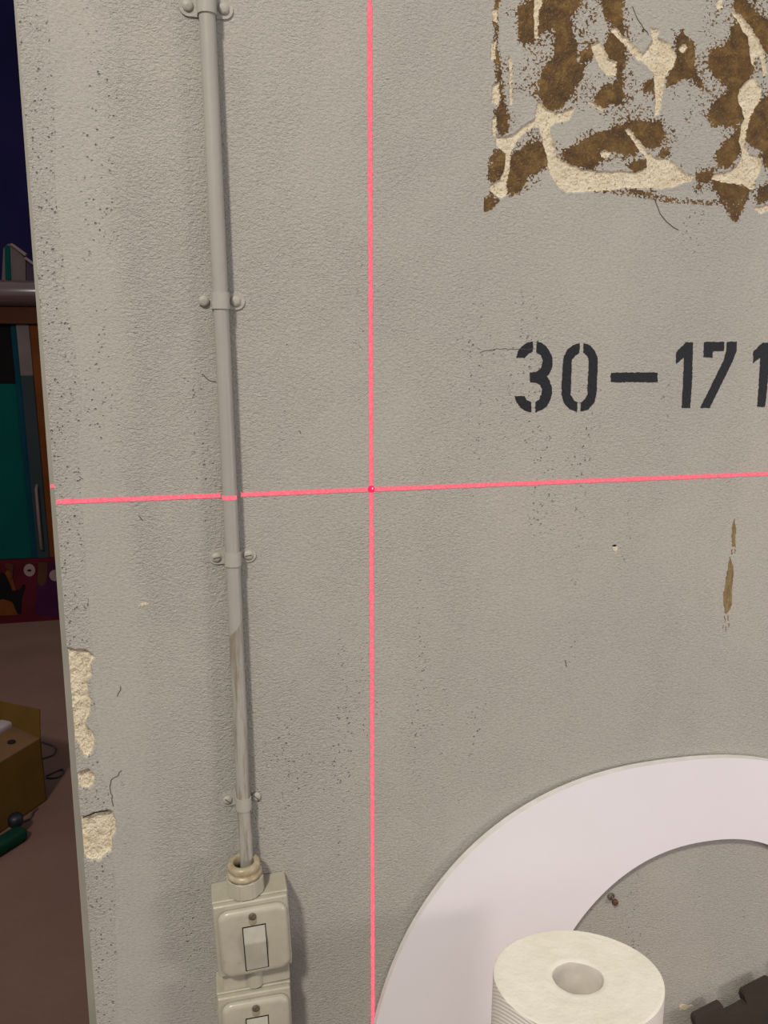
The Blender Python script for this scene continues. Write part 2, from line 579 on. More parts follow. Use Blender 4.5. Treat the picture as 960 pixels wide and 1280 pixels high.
CHIPS = [[(70, 810), (86, 810), (95, 814), (102.5, 812), (112.5, 816), (119, 823), (114, 826), (112, 834), (114.4, 845), (110, 846.5), (107.5, 852.5), (110, 867.5), (113, 877.5), (111, 892.5), (107.5, 899), (105, 903), (107.5, 909), (113, 914), (118, 920), (117.5, 927.5), (114, 940), (110, 945), (105, 945), (99, 938), (95, 927), (85, 918)],
         c8(70, 940, [(200, 225), (280, 190), (330, 178), (377, 240), (367, 320), (300, 372), (250, 362), (200, 300)]),
         c8(70, 940, [(200, 662), (265, 655), (400, 610), (550, 583), (592, 690), (592, 790), (557, 870), (552, 980), (440, 1082), (340, 1092), (250, 1030)])]

AX0, AX1 = 0.295, 0.770
AZ0, AZ1 = 1.655, 1.985
BX1 = -0.085
BZ0, BZ1 = 0.915, 1.262


def mesh_from_grid(name, X, Y, Z, sel, mat, parent):
    """one object out of the selected cells of a grid"""
    nz_, nx_ = X.shape
    idx = np.arange(nz_ * nx_).reshape(nz_, nx_)
    quads = np.stack([idx[:-1, :-1], idx[:-1, 1:], idx[1:, 1:], idx[1:, :-1]], -1)[sel]
    used, inv = np.unique(quads.ravel(), return_inverse=True)
    co = np.stack([X.ravel(), Y.ravel(), Z.ravel()], -1)[used]
    me = bpy.data.meshes.new(name)
    nq = len(quads)
    me.vertices.add(len(co))
    me.vertices.foreach_set('co', co.ravel())
    me.loops.add(nq * 4)
    me.loops.foreach_set('vertex_index', inv.astype(np.int32).ravel())
    me.polygons.add(nq)
    me.polygons.foreach_set('loop_start', np.arange(0, nq * 4, 4, dtype=np.int32))
    me.polygons.foreach_set('use_smooth', np.ones(nq, bool))
    me.update(calc_edges=True)
    if parent is None:
        return me
    return obj_mesh(name, me, mat, parent)


# patch A grid
step = 0.00078
xa = np.linspace(AX0, AX1, int((AX1 - AX0) / step))
za = np.linspace(AZ0, AZ1, int((AZ1 - AZ0) / step))
XA, ZA = np.meshgrid(xa, za)
U, V = project(XA, np.zeros_like(XA), ZA)
ov, ou = np.clip(-V, 0, None), np.clip(U - 966, 0, None)     # the torn area goes on above and beside the frame
U, V = U - 1.35 * ou - 0.55 * ov + 0.004 * ov * ov, V + 1.7 * ov + 0.8 * ou
Uw = U + (fbm(U / 9, V / 9, 1, 3) - 0.5) * 4.5
Vw = V + (fbm(U / 9, V / 9, 2, 3) - 0.5) * 4.5
mb = np.zeros(U.shape, bool)
for p in BROWN:
    mb |= inside(p, Uw, Vw)
mc = np.zeros(U.shape, bool)
Uc = U + (fbm(U / 5, V / 5, 4, 3) - 0.5) * 4.0
Vc = V + (fbm(U / 5, V / 5, 5, 3) - 0.5) * 4.0
for p in CREAMP:
    mc |= inside(p, Uc, Vc)
bsoft = 0.50 * blur(mb, 3) + 0.28 * blur(mb, 12) + 0.22 * blur(mb, 26)
torn = blur(inside(c5([(110, -30), (990, -30), (990, 610), (300, 590), (150, 610), (100, 470)]), U, V), 10)


def equalize(a_):
    r_ = np.empty(a_.size)
    r_[np.argsort(a_.ravel())] = np.linspace(0, 1, a_.size)
    return r_.reshape(a_.shape)


speck = equalize(fbm(U / 2.1, V / 2.1, 9, 3))
patchy = equalize(fbm(U / 22.0, V / 22.0, 12, 3))
brown = bsoft * (0.35 + 0.65 * torn + 0.25 * blur(mb, 3)) + 0.20 * torn * (patchy - 0.30) > 0.085 + 0.47 * speck
brown |= mb & (speck < np.where(U < 645, 0.86, 0.50))
brown |= mb & (bsoft > 0.60) & (speck < 0.97)
fade = np.minimum(np.minimum(XA - AX0, AX1 - XA), np.minimum(ZA - AZ0, AZ1 - ZA)) > 0.006
brown &= fade
cream = mc & fade
brown &= ~cream
cs = blur(cream, 1)
depth = 0.0016 * np.clip(cs * 1.6 - 0.3, 0, 1) * (0.55 + 0.9 * fbm(U / 4, V / 4, 20, 3))
depth = depth - 0.00035 * blur(brown, 1) * (0.4 + speck) - 0.0012 * np.clip(blur(cream, 4) - 0.1, 0, .3) * (1 - cs)
YA = depth * np.clip(np.minimum(np.minimum(XA - AX0, AX1 - XA), np.minimum(ZA - AZ0, AZ1 - ZA)) / 0.004, 0, 1)
cell = lambda a: a[:-1, :-1]
cA_c, cA_b = cell(cream), cell(brown)

# patch B grid (its left column follows the arris)
zb = np.linspace(BZ0, BZ1, int((BZ1 - BZ0) / 0.0008))
nb = 96
sb = np.linspace(0, 1, nb)
XB = edge_x(zb)[:, None] * (1 - sb)[None, :] + BX1 * sb[None, :]
ZB = np.repeat(zb[:, None], nb, 1)
U, V = project(XB, np.zeros_like(XB), ZB)
U2 = U + (fbm(U / 4, V / 4, 31, 3) - 0.5) * 3.5
V2 = V + (fbm(U / 4, V / 4, 32, 3) - 0.5) * 3.5
mcB = np.zeros(U.shape, bool)
for p in CHIPS:
    mcB |= inside(p, U2, V2)
csB = blur(mcB, 2)
# pad the blur so a chip that reaches the arris stays deep there
dB = 0.0052 * np.clip(csB * 1.5 - 0.25, 0, 1) * (0.55 + 0.75 * fbm(U / 7, V / 7, 33, 4)) + 0.0012 * csB * (fbm(U / 2.0, V / 2.0, 35, 2) - 0.5)
rimB = -0.0006 * np.clip(blur(mcB, 6) - 0.05, 0, .4) * (1 - csB)
YB = (dB + rimB) * np.clip(np.minimum(np.minimum(BX1 - XB, ZB - BZ0), BZ1 - ZB) / 0.004, 0, 1)
cB_c = cell(mcB)

# wall proper: coarse quads + the plain cells of both patches
W1, WT = 2.4, 2.95
bm = bmesh.new()
zr = [0.0, BZ0, BZ1, AZ0, AZ1, WT]
cols = lambda z: [edge_x(z), BX1, AX0, AX1, W1]
V0 = [[bm.verts.new((x, 0.0, z)) for x in cols(z)] for z in zr]
for i in range(5):
    for k in range(4):
        if (i == 1 and k == 0) or (i == 3 and k == 2):
            continue
        bm.faces.new((V0[i][k], V0[i][k + 1], V0[i + 1][k + 1], V0[i + 1][k]))
yb = WALL_BACK_Y
bk = [bm.verts.new((x, yb, z)) for x, z in ((edge_x(0), 0), (W1, 0), (W1, WT), (edge_x(WT), WT))]
bm.faces.new(bk[::-1])
bm.faces.new((V0[0][4], bk[1], bk[2], V0[5][4]))
bm.faces.new([V0[5][k] for k in range(5)] + [bk[2], bk[3]])
# reveal at the arris, following the chipped column
prev_f, prev_b = V0[0][0], bk[0]
for z, y in list(zip(zb[::2], YB[::2, 0])) + [(WT, 0.0)]:
    if z == WT:
        f_, b_ = V0[5][0], bk[3]
    else:
        f_, b_ = bm.verts.new((edge_x(z), y, z)), bm.verts.new((edge_x(z), yb, z))
    bm.faces.new((prev_f, f_, b_, prev_b))
    prev_f, prev_b = f_, b_
for me in (mesh_from_grid('a', XA, YA, ZA, ~(cA_c | cA_b), None, None), mesh_from_grid('b', XB, YB, ZB, ~cB_c, None, None)):
    bm.from_mesh(me)
    bpy.data.meshes.remove(me)
wall = obj('wall_front', bm, WALL)
tag(wall, 'grey painted plaster wall with conduit, stencilled numbers and glue residue', kind='structure')
wall.data.update()

tag(mesh_from_grid('glue_residue', XA, YA, ZA, cA_b, GLUE, wall), 'brown glue residue left where a panel was torn off')
tag(mesh_from_grid('bare_plaster', XA, YA, ZA, cA_c, CREAM, wall), 'cream bare plaster showing where paint tore away')
tag(mesh_from_grid('bare_plaster', XB, YB, ZB, cB_c, CREAM, wall), 'cream bare plaster in knocks along the wall edge')


# ---- things painted or stained on the wall
def roughen(pts, amp, seed, dens=1.0):
    """resample a pixel outline and make it slightly uneven"""
    outp = []
    n = len(pts)
    for i in range(n):
        (x1, y1), (x2, y2) = pts[i], pts[(i + 1) % n]
        m = max(1, int(math.hypot(x2 - x1, y2 - y1) / dens))
        for k in range(m):
            outp.append((x1 + (x2 - x1) * k / m, y1 + (y2 - y1) * k / m))
    a = np.array(outp)
    nx = (fbm(a[:, 0] / 2.2, a[:, 1] / 2.2, seed, 2) - 0.5) * 2 * amp
    ny = (fbm(a[:, 0] / 2.2, a[:, 1] / 2.2, seed + 40, 2) - 0.5) * 2 * amp
    return [(p[0] + dx, p[1] + dy) for p, dx, dy in zip(a, nx, ny)]


def wall_shape(name, polys, mat, label=None, proud=0.0004, amp=0.6, seed=3):
    bm = bmesh.new()
    for p in polys:
        q = [at_y(u, v, 0.0) for u, v in roughen(p, amp, seed)]
        add_prism(bm, [(c.x, c.z) for c in q], 0.0006, -proud)
    o = obj(name, bm, mat, wall)
    if label:
        tag(o, label)
    return o


def cr(x0, y0, s, pts):
    return [(x0 + a / s, y0 + b / s) for a, b in pts]


k3 = lambda p: cr(630, 410, 10.667, p)
wall_shape('stencil_digit', [
    k3([(165, 395), (185, 310), (240, 240), (310, 195), (385, 178), (385, 315), (330, 340), (275, 400)]),
    k3([(435, 178), (500, 195), (560, 240), (610, 310), (640, 390), (648, 470), (630, 560), (600, 620), (570, 645), (605, 700), (635, 780), (638, 860), (620, 950), (575, 1035), (500, 1095), (415, 1120), (418, 990), (470, 950), (500, 880), (505, 820), (480, 760), (430, 730), (345, 722), (345, 595), (430, 585), (480, 550), (510, 490), (515, 430), (495, 370), (430, 320)]),
    k3([(140, 908), (270, 905), (300, 955), (365, 990), (360, 1125), (290, 1105), (220, 1060), (165, 990)])], STENCIL, 'black stencilled digit 3')
k0 = lambda p: cr(690, 410, 6.857, p)
wall_shape('stencil_digit', [
    k0([(238, 130), (180, 145), (130, 190), (100, 250), (92, 320), (82, 480), (82, 570), (100, 640), (150, 695), (213, 718), (218, 640), (185, 615), (160, 570), (162, 480), (170, 270), (200, 235), (233, 212)]),
    k0([(270, 130), (330, 150), (370, 200), (390, 260), (388, 400), (382, 560), (360, 640), (310, 700), (245, 717), (247, 640), (280, 610), (303, 570), (308, 460), (315, 280), (300, 235), (268, 212)])], STENCIL, 'black stencilled digit 0')
wall_shape('stencil_dash', [k0([(503, 382), (903, 380), (903, 464), (503, 464)])], STENCIL, 'black stencilled dash', amp=0.8)
k1 = lambda p: cr(830, 410, 7.385, p)
wall_shape('stencil_digit', [k1([(200, 130), (268, 132), (262, 330), (255, 560), (240, 740), (163, 738), (172, 560), (185, 270), (110, 332), (112, 225)])], STENCIL, 'black stencilled digit 1 before the 7')
wall_shape('stencil_digit', [
    k1([(370, 127), (557, 128), (553, 212), (450, 215), (445, 275), (362, 268)]),
    k1([(580, 127), (672, 125), (668, 210), (640, 290), (420, 738), (332, 740), (545, 310), (575, 210)])], STENCIL, 'black stencilled digit 7')
wall_shape('stencil_digit', [k1([(910, 135), (978, 133), (970, 330), (950, 560), (932, 728), (860, 728), (872, 560), (888, 270), (820, 325), (825, 215)])], STENCIL, 'black stencilled digit 1 at the end')
kd = lambda p: cr(860, 620, 6.4, p)
wall_shape('drip_stain', [
    kd([(370, 180), (385, 260), (378, 330), (380, 410), (355, 405), (348, 330), (355, 240)]),
    kd([(335, 480), (355, 540), (365, 600), (355, 720), (350, 860), (335, 910), (300, 945), (285, 880), (280, 790), (300, 690), (320, 560)]),
    kd([(290, 960), (297, 960), (300, 1010), (293, 1010)]), kd([(318, 950), (325, 955), (322, 1000), (316, 990)]),
    kd([(300, 1040), (306, 1040), (306, 1090), (301, 1085)]), kd([(345, 430), (352, 425), (356, 465), (348, 470)]), kd([(372, 425), (380, 430), (378, 460), (371, 455)]),
    kd([(280, 1030), (286, 1030), (285, 1060), (281, 1060)]), kd([(325, 1020), (330, 1020), (329, 1045), (325, 1045)])],
    DRIP, 'ochre streak run down the wall', 0.0003, 1.0, 8)


# little knocks in the paint
ks = lambda x, y, p: [(x + a, y + b) for a, b in p]
wall_shape('paint_chip', [ks(768, 685, [(-3, -1), (0, -3), (3.5, -2), (4, 2), (2, 5), (-1, 3)])], CREAM, 'pale chip in the paint left of the streak', 0.0005, 0.8)
wall_shape('paint_hole', [ks(767.5, 682, [(-2.5, 0.6), (0, -1.4), (3, -0.8), (2.6, 0.8), (0, 1.2)])], DARK, None, 0.0007, 0.3)
wall_shape('paint_chip', [ks(180, 755, [(-7.5, 1.5), (-3, -0.5), (0, -2.5), (3, -2), (7, -0.5), (6.5, 1), (0, 1.6), (-3, 3), (-7, 3)])], CREAM, 'pale sliver chipped from the paint left of the conduit', 0.0005, 0.6)
wall_shape('paint_chip', [ks(857, 1258, [(-8, -2), (-4, -3.5), (2, -2), (8, -2.5), (10, 0), (4, 1.5), (-1, 4), (-8, 4)])], CREAM, 'pale chip in the paint beside the foam mat', 0.0005, 0.8)
for c, ln, sl in (((707, 829), 4, 0.4), ((101, 597), 2, 2.2), ((375, 540), 2, 0.6), ((176, 648), 3, 2.0)):
    wall_shape('scratch', [ks(c[0], c[1], [(-0.8 - sl, -ln), (0.4 - sl, -ln), (0.9 + sl, ln), (-0.2 + sl, ln)])], CRACK, None, 0.0003, 0.4)


def wall_line(name, pts, r, mat, y=-0.0002, parent=None, label=None, wob=0.5):
    bm = bmesh.new()
    P = []
    for (a, b), (c, d) in zip(pts[:-1], pts[1:]):
        m = max(1, int(math.hypot(c - a, d - b) / 3))
        P += [(a + (c - a) * k / m, b + (d - b) * k / m) for k in range(m)]
    P.append(pts[-1])
    rg = np.random.default_rng(int(pts[0][0] * 7 + pts[0][1]))
    add_tube(bm, [at_y(u + rg.normal() * wob, v + rg.normal() * wob, y) for u, v in P], r, 6)
    o = obj(name, bm, mat, parent or wall)
    if label:
        tag(o, label)
    return o


wall_line('glue_thread', [(818, 248), (822, 258), (826, 268), (833, 277), (842, 284), (848, 287)], 0.00036, HAIR, -0.0006, None, 'thin brown thread of dried glue', 0.15)
wall_line('glue_thread', [(791, 8), (796, 22), (804, 34), (811, 43)], 0.0003, HAIR, -0.0006, None, None, 0.2)
wall_line('crack', [(152, 963), (147, 970), (139, 975), (138, 984), (139, 992), (141, 1008)], 0.00045, CRACK)
wall_line('crack', [(103, 1022), (115, 1017), (128, 1014), (136, 1013)], 0.0006, DARK)
wall_line('crack', [(600, 440), (622, 436), (650, 437), (668, 436)], 0.00030, CRACK)
wall_line('crack', [(252, 467), (262, 476), (270, 477)], 0.0004, CRACK)
wall_line('crack', [(146, 870), (151, 862), (150, 858)], 0.0004, CRACK)

# ---- steel frame behind the end of the wall
bm = bmesh.new()
fx = lambda z: -0.1697 - 0.0123 * (1.89 - z)
FY0, FY1 = WALL_BACK_Y + 0.0004, 0.150
A = [bm.verts.new((x, y, z)) for z in (0.0, WT) for x, y in ((fx(z), FY0), (0.05, FY0), (0.05, FY1), (fx(z), FY1))]
for f in ((0, 1, 5, 4), (1, 2, 6, 5), (2, 3, 7, 6), (3, 0, 4, 7), (3, 2, 1, 0), (4, 5, 6, 7)):
    bm.faces.new([A[i] for i in f])
bmesh.ops.bevel(bm, geom=[e for e in bm.edges if abs(e.verts[0].co.z - e.verts[1].co.z) > 1], offset=0.0007, segments=2, affect='EDGES')
tag(obj('trim_1', bm, TRIM), 'grey painted steel door frame behind the wall edge', kind='structure')

# ------------------------------------------------------------------ conduit and clips
ctrl = [(2.95, 0.0115, -0.0105), (1.86, 0.0192, -0.0105), (1.59, 0.0211, -0.0105), (1.325, 0.0228, -0.0108), (1.035, 0.0238, -0.0125), (0.955, 0.0247, -0.0170), (0.918, 0.0250, -0.0190)]
cz = np.array([c[0] for c in ctrl])[::-1]
cx = np.array([c[1] for c in ctrl])[::-1]
cy = np.array([c[2] for c in ctrl])[::-1]
pipe_at = lambda z: Vector((float(np.interp(z, cz, cx)), float(np.interp(z, cz, cy)), z))
PR = 0.0078
bm = bmesh.new()
add_tube(bm, [pipe_at(z) for z in np.linspace(0.918, 2.95, 90)], PR, 28)
tag(obj('conduit', bm, PIPE, None, True), 'long grey painted vertical conduit running down to the upper switch', 'conduit')

CLIP_LABELS = ['topmost pipe clip with two domed screws at the upper edge of the photo',
               'pipe clip on the grey conduit, next above the horizontal laser line',
               'pipe clip on the grey conduit, first below the horizontal laser line',
               'lowest pipe clip on the grey conduit, just above the switch gland']


def pipe_clip(z, left, right, zl, zr_, label, tall, lw, rw):
    c = pipe_at(z)
    t = empty('pipe_clip', (c.x, 0.0, z))
    tag(t, label, 'pipe clip', 'pipe clips holding the conduit')
    # strap: band wrapped round the front of the conduit
    bm = bmesh.new()
    ro, ri = PR + 0.0012, PR + 0.00005
    n = 22
    outl = [(-ro, 0.0005)] + [(-math.cos(math.pi * k / n) * ro, c.y - math.sin(math.pi * k / n) * ro) for k in range(n + 1)] + [(ro, 0.0005)]
    inl = [(-ri, 0.0005)] + [(-math.cos(math.pi * k / n) * ri, c.y - math.sin(math.pi * k / n) * ri) for k in range(n + 1)] + [(ri, 0.0005)]
    q = [[bm.verts.new((x, y, zz)) for x, y in ln] for ln in (outl, inl) for zz in (-tall, tall)]
    oL, oH, iL, iH = q
    fs = []
    for k in range(len(outl) - 1):
        for a_, b_ in ((oL, oH), (iH, iL), (iL, oL), (oH, iH)):
            fs.append(bm.faces.new((a_[k], a_[k + 1], b_[k + 1], b_[k])))
    bmesh.ops.recalc_face_normals(bm, faces=fs)
    obj('strap', bm, PIPE_STRAP, t, False)
    # ears lying on the wall
    for sgn, dx, dz, wid in ((-1, left, zl, lw), (1, right, zr_, rw)):
        if wid <= 0:
            continue
        bm = bmesh.new()
        x_in = sgn * (ro - 0.001)
        x_out = dx + sgn * wid
        pts = [(x_in, tall + dz * 0.4), (dx, tall * 1.05 + dz)]
        for k in range(1, 9):
            a = math.pi / 2 - math.pi * k / 9
            pts.append((dx + sgn * wid * math.cos(a), dz + math.sin(a) * tall * 1.05))
        pts += [(dx, -tall * 1.05 + dz), (x_in, -tall + dz * 0.4)]
        add_prism(bm, pts, 0.0004, -0.0016)
        obj('ear', bm, CLIP, t)
    for dx, dz, slot in ((left, zl, 0.3 if z > 1.5 else 0.0), (right, zr_, 0.0)):
        bm = bmesh.new()
        r = 0.0056
        add_lathe(bm, [(r, 0.0), (r, 0.0018), (r * 0.86, 0.0030), (r * 0.55, 0.0038), (r * 0.16, 0.0041)], 20, (dx, 0, dz), 'Y')
        s = obj('screw', bm, CLIP, t, True)
        if z < 1.5:
            bm = bmesh.new()
            add_box(bm, (-0.0036, -0.0043, -0.0005), (0.0036, -0.0032, 0.0005))
            for v in bm.verts:
                a = 0.15 if z > 1.2 else -0.75
                v.co = Vector((v.co.x * math.cos(a) - v.co.z * math.sin(a) + dx, v.co.y, v.co.x * math.sin(a) + v.co.z * math.cos(a) + dz))
            obj('slot', bm, CRACK, s)
    return t


pipe_clip(1.861, -0.0172, 0.0160, 0.001, 0.001, CLIP_LABELS[0], 0.0085, 0.0085, 0.0090)
pipe_clip(1.592, -0.0165, 0.0150, 0.000, 0.000, CLIP_LABELS[1], 0.0080, 0.0, 0.0095)
pipe_clip(1.323, -0.0170, 0.0170, 0.000, 0.0005, CLIP_LABELS[2], 0.0075, 0.0085, 0.0085)
pipe_clip(1.033, -0.0178, 0.0150, -0.001, -0.001, CLIP_LABELS[3], 0.0075, 0.0090, 0.0)


# ------------------------------------------------------------------ switches
def pillow(w_, h_, r, y_base, rise, rim=0.004, n=6):
    """rounded plate with a soft raised edge, front towards -y, centred on origin"""
    bm = bmesh.new()
    loops = []
    for off, yy in ((0, 0.0), (0, rise * 0.35), (rim * 0.12, rise * 0.62), (rim * 0.4, rise * 0.86), (rim * 0.8, rise * 0.97), (rim * 1.3, rise)):
        rr = rounded_rect(w_ - 2 * off, h_ - 2 * off, max(r - off, 0.002), n)
        loops.append([bm.verts.new((x, y_base - yy, z)) for x, z in rr])
    m = len(loops[0])
    for a, b in zip(loops[:-1], loops[1:]):
        for k in range(m):
            bm.faces.new((a[k], a[(k + 1) % m], b[(k + 1) % m], b[k]))
    bm.faces.new(loops[-1])
    bm.faces.new(loops[0][::-1])
    bmesh.ops.recalc_face_normals(bm, faces=bm.faces[:])
    return bm


def light_switch(loc, rot, label, gland, coupler):
    t = empty('light_switch', loc, rot)           # base on the wall, centre of the box
    tag(t, label, 'light switch', 'beige light switches one above the other')
    W, Hh = 0.0845, 0.094
    bm = bmesh.new()
    add_box(bm, (-W / 2 - 0.001, -0.036, -Hh / 2), (W / 2 + 0.001, 0.0, Hh / 2), 0.0018, 3)
    obj('back_box', bm, PLASTIC, t, False)
    bm = bmesh.new()
    add_box(bm, (-W / 2, -0.0440, -Hh / 2 + 0.0005), (W / 2, -0.0362, Hh / 2 - 0.0005), 0.0022, 3)
    obj('cover', bm, PLASTIC, t, False)
    obj('face_plate', pillow(W - 0.006, Hh - 0.008, 0.0125, -0.0438, 0.0075, 0.0060), PLASTIC, t, True).location = (0.0012, 0, -0.0022)
    # screw on a flush oval, darkened to paint the shade of a sunk slot
    bm = bmesh.new()
    add_prism(bm, [(x, z) for x, z in rounded_rect(0.0092, 0.0165, 0.0045)], -0.0430, -0.05142)
    bz = Hh / 2 - 0.0182
    s = obj('screw_slot_shade', bm, SLOT_SHADE, t, False)
    s.location = (0.001, 0, bz)
    bm = bmesh.new()
    add_lathe(bm, [(0.0042, 0.0), (0.0042, 0.0010), (0.0030, 0.0016), (0.0008, 0.0018)], 20, (0, -0.0512, 0.0034), 'Y')
    obj('screw', bm, SCREWM, s, True)
    # rocker in a dark gap
    rw_, rh = 0.0246, 0.0565
    bm = bmesh.new()
    add_box(bm, (-rw_ / 2 - 0.0011, -0.05155, -rh / 2 - 0.0008), (rw_ / 2 + 0.0011, -0.0500, rh / 2 + 0.0008))
    o = obj('rocker_gap', bm, DARK, t)
    o.location = (0.0018, 0, -0.0115 + 0.003)
    bm = bmesh.new()
    prof = [(-0.0500, rh / 2), (-0.0520, rh / 2), (-0.0572, rh / 2 - 0.0175), (-0.0572, rh / 2 - 0.0185), (-0.0522, -rh / 2), (-0.0500, -rh / 2)]
    L = [bm.verts.new((-rw_ / 2, y, z)) for y, z in prof]
    R = [bm.verts.new((rw_ / 2, y, z)) for y, z in prof]
    bm.faces.new(L)
    bm.faces.new(R[::-1])
    for i in range(len(prof)):
        j = (i + 1) % len(prof)
        bm.faces.new((L[i], R[i], R[j], L[j]))
    bmesh.ops.recalc_face_normals(bm, faces=bm.faces[:])
    bmesh.ops.bevel(bm, geom=bm.edges[:], offset=0.0006, segments=2, affect='EDGES')
    obj('rocker', bm, ROCKER, t).location = (0.0018, 0, -0.0115 + 0.003)
    if gland:
        gx = -0.0035
        bm = bmesh.new()
        n = 8
        z0 = Hh / 2 - 0.001
        pr = []
        for k in range(n):
            a = 2 * math.pi * (k + 0.5) / n
            pr.append((math.cos(a) * 0.0225, math.sin(a) * 0.0225))
        lo = [bm.verts.new((gx + x, -0.0225 + y, z0)) for x, y in pr]
        hi = [bm.verts.new((gx + x, -0.0225 + y, z0 + 0.0225)) for x, y in pr]
        bm.faces.new(lo[::-1])
        bm.faces.new(hi)
        for k in range(n):
            bm.faces.new((lo[k], lo[(k + 1) % n], hi[(k + 1) % n], hi[k]))
        bmesh.ops.bevel(bm, geom=bm.edges[:], offset=0.0022, segments=3, affect='EDGES')
        g = obj('gland_nut', bm, PLASTIC, t, False)
        bm = bmesh.new()
        zt = z0 + 0.0215
        add_lathe(bm, [(0.0198, zt), (0.0203, zt + 0.004), (0.0185, zt + 0.0065), (0.0172, zt + 0.0072), (0.0186, zt + 0.0095), (0.0186, zt + 0.0150), (0.0170, zt + 0.0172), (0.0128, zt + 0.0174), (0.0116, zt + 0.0160), (0.0116, zt + 0.002)], 44, (gx, -0.0225, 0), closed=True)
        obj('gland_ring', bm, GLAND, g, True)
        bm = bmesh.new()
        add_lathe(bm, [(0.0117, zt + 0.001), (0.0117, zt + 0.004)], 24, (gx, -0.0225, 0))
        obj('gland_seal', bm, DARK, g)
    if coupler:
        bm = bmesh.new()
        add_box(bm, (-W / 2 + 0.003, -0.0345, -Hh / 2 - 0.0285), (W / 2 - 0.003, -0.001, -Hh / 2 + 0.001), 0.002, 2)
        obj('coupling_block', bm, PLASTIC, t)
        bm = bmesh.new()
        add_tube(bm, [(-0.002, -0.0295, -Hh / 2 - 0.0265), (-0.002, -0.0295, -Hh / 2)], 0.0105, 28)
        obj('coupling_sleeve', bm, PLASTIC, t, False)
    return t


light_switch((0.0277, 0.0, 0.8805), math.radians(-2.2), 'upper beige light switch with the cable gland on top', True, True)
light_switch((0.0268, 0.0, 0.7580), math.radians(-0.6), 'lower beige light switch, cut off by the bottom of the photo', False, False)

# ------------------------------------------------------------------ laser cross: glowing strips in place of projected light
LX, LZ = 0.1775, 1.3908


def strip(bm, pts, nrm, half, wdir, thick=0.0003, seed=1):
    """thin ribbon along pts, width along wdir"""
    rg = np.random.default_rng(seed)
    lo, hi = [], []
    wd, nr = Vector(wdir), Vector(nrm)
    for i, p in enumerate(pts):
        h = half * (1 + 0.10 * rg.normal())
        lo.append((Vector(p) - wd * h, i))
        hi.append((Vector(p) + wd * h, i))
    A = [[bm.verts.new(v) for v, _ in lo], [bm.verts.new(v) for v, _ in hi]]
    B = [[bm.verts.new(v + nr * thick) for v, _ in lo], [bm.verts.new(v + nr * thick) for v, _ in hi]]
    for i in range(len(pts) - 1):
        bm.faces.new((B[0][i], B[0][i + 1], B[1][i + 1], B[1][i]))
        bm.faces.new((A[0][i], A[1][i], A[1][i + 1], A[0][i + 1]))
        bm.faces.new((A[0][i], A[0][i + 1], B[0][i + 1], B[0][i]))
        bm.faces.new((A[1][i], B[1][i], B[1][i + 1], A[1][i + 1]))


HW = 0.0024
t = tag(empty('laser_glow_strip', (LX, 0, LZ)), 'horizontal glowing strip standing for a red laser line across wall and conduit', 'laser line')
pc = pipe_at(LZ)
bm = bmesh.new()
strip(bm, [(x - LX, -0.0003, 0) for x in np.linspace(edge_x(LZ) + 0.0005, pc.x - 0.0095, 90)], (0, -1, 0), HW, (0, 0, 1), seed=2)
obj('wall_segment', bm, LASER, t)
bm = bmesh.new()
strip(bm, [(x - LX, -0.0003, 0) for x in np.linspace(pc.x + 0.0118, LX - HW * 0.9, 80)], (0, -1, 0), HW, (0, 0, 1), seed=3)
obj('wall_segment', bm, LASER, t)
bm = bmesh.new()
strip(bm, [(x - LX, -0.0003, 0) for x in np.linspace(LX + HW * 0.9, 2.39, 700)], (0, -1, 0), HW, (0, 0, 1), seed=4)
obj('wall_segment', bm, LASER, t)
bm = bmesh.new()
arc = [(pc.x - LX - math.cos(a) * (PR + 0.0003), pc.y - math.sin(a) * (PR + 0.0003), 0) for a in np.linspace(math.radians(8), math.radians(150), 24)]
lo = [bm.verts.new((x, y, -HW)) for x, y, z in arc]
hi = [bm.verts.new((x, y, HW)) for x, y, z in arc]
for i in range(len(arc) - 1):
    bm.faces.new((lo[i], lo[i + 1], hi[i + 1], hi[i]))
bmesh.ops.solidify(bm, geom=bm.faces[:], thickness=0.0002)
obj('conduit_segment', bm, LASER, t)
bm = bmesh.new()
strip(bm, [(x - LX, FY0 - 0.0003, 0) for x in np.linspace(fx(LZ) + 0.0006, edge_x(LZ) - 0.004, 10)], (0, -1, 0), HW, (0, 0, 1), seed=5)
obj('frame_segment', bm, LASER, t)

t = tag(empty('laser_glow_strip', (LX, 0, LZ)), 'vertical glowing strip standing for a red laser line right of the conduit', 'laser line')
bm = bmesh.new()
strip(bm, [(0, -0.0003, z - LZ) for z in np.linspace(0.0005, WT - 0.001, 900)], (0, -1, 0), HW, (1, 0, 0), seed=6)
obj('wall_segment', bm, LASER, t)
bm = bmesh.new()
add_lathe(bm, [(0.0040, 0.0006), (0.0036, 0.0009), (0.0005, 0.0010)], 20, (0, 0, 0.0004), 'Y')
sp = obj('crossing_spot', bm, LASER_HOT, t)
bm = bmesh.new()
add_lathe(bm, [(0.0009, 0.0010), (0.0008, 0.0013), (0.0001, 0.0014)], 12, (0.0013, 0, 0.0012), 'Y', 0.8, 1.3)
obj('spot_highlight', bm, LASER_WHITE, sp)  # painted white highlight where the laser strips cross

# ------------------------------------------------------------------ white ring-shaped board leaning at the wall
def super_ellipse(cx_, cz_, a, b, k, n=160):
    pts = []
    for i in range(n):
        th = 2 * math.pi * i / n
        c, s = math.cos(th), math.sin(th)
        pts.append((cx_ + a * math.copysign(abs(c) ** (2 / k), c), cz_ + b * math.copysign(abs(s) ** (2 / k), s)))
    return pts


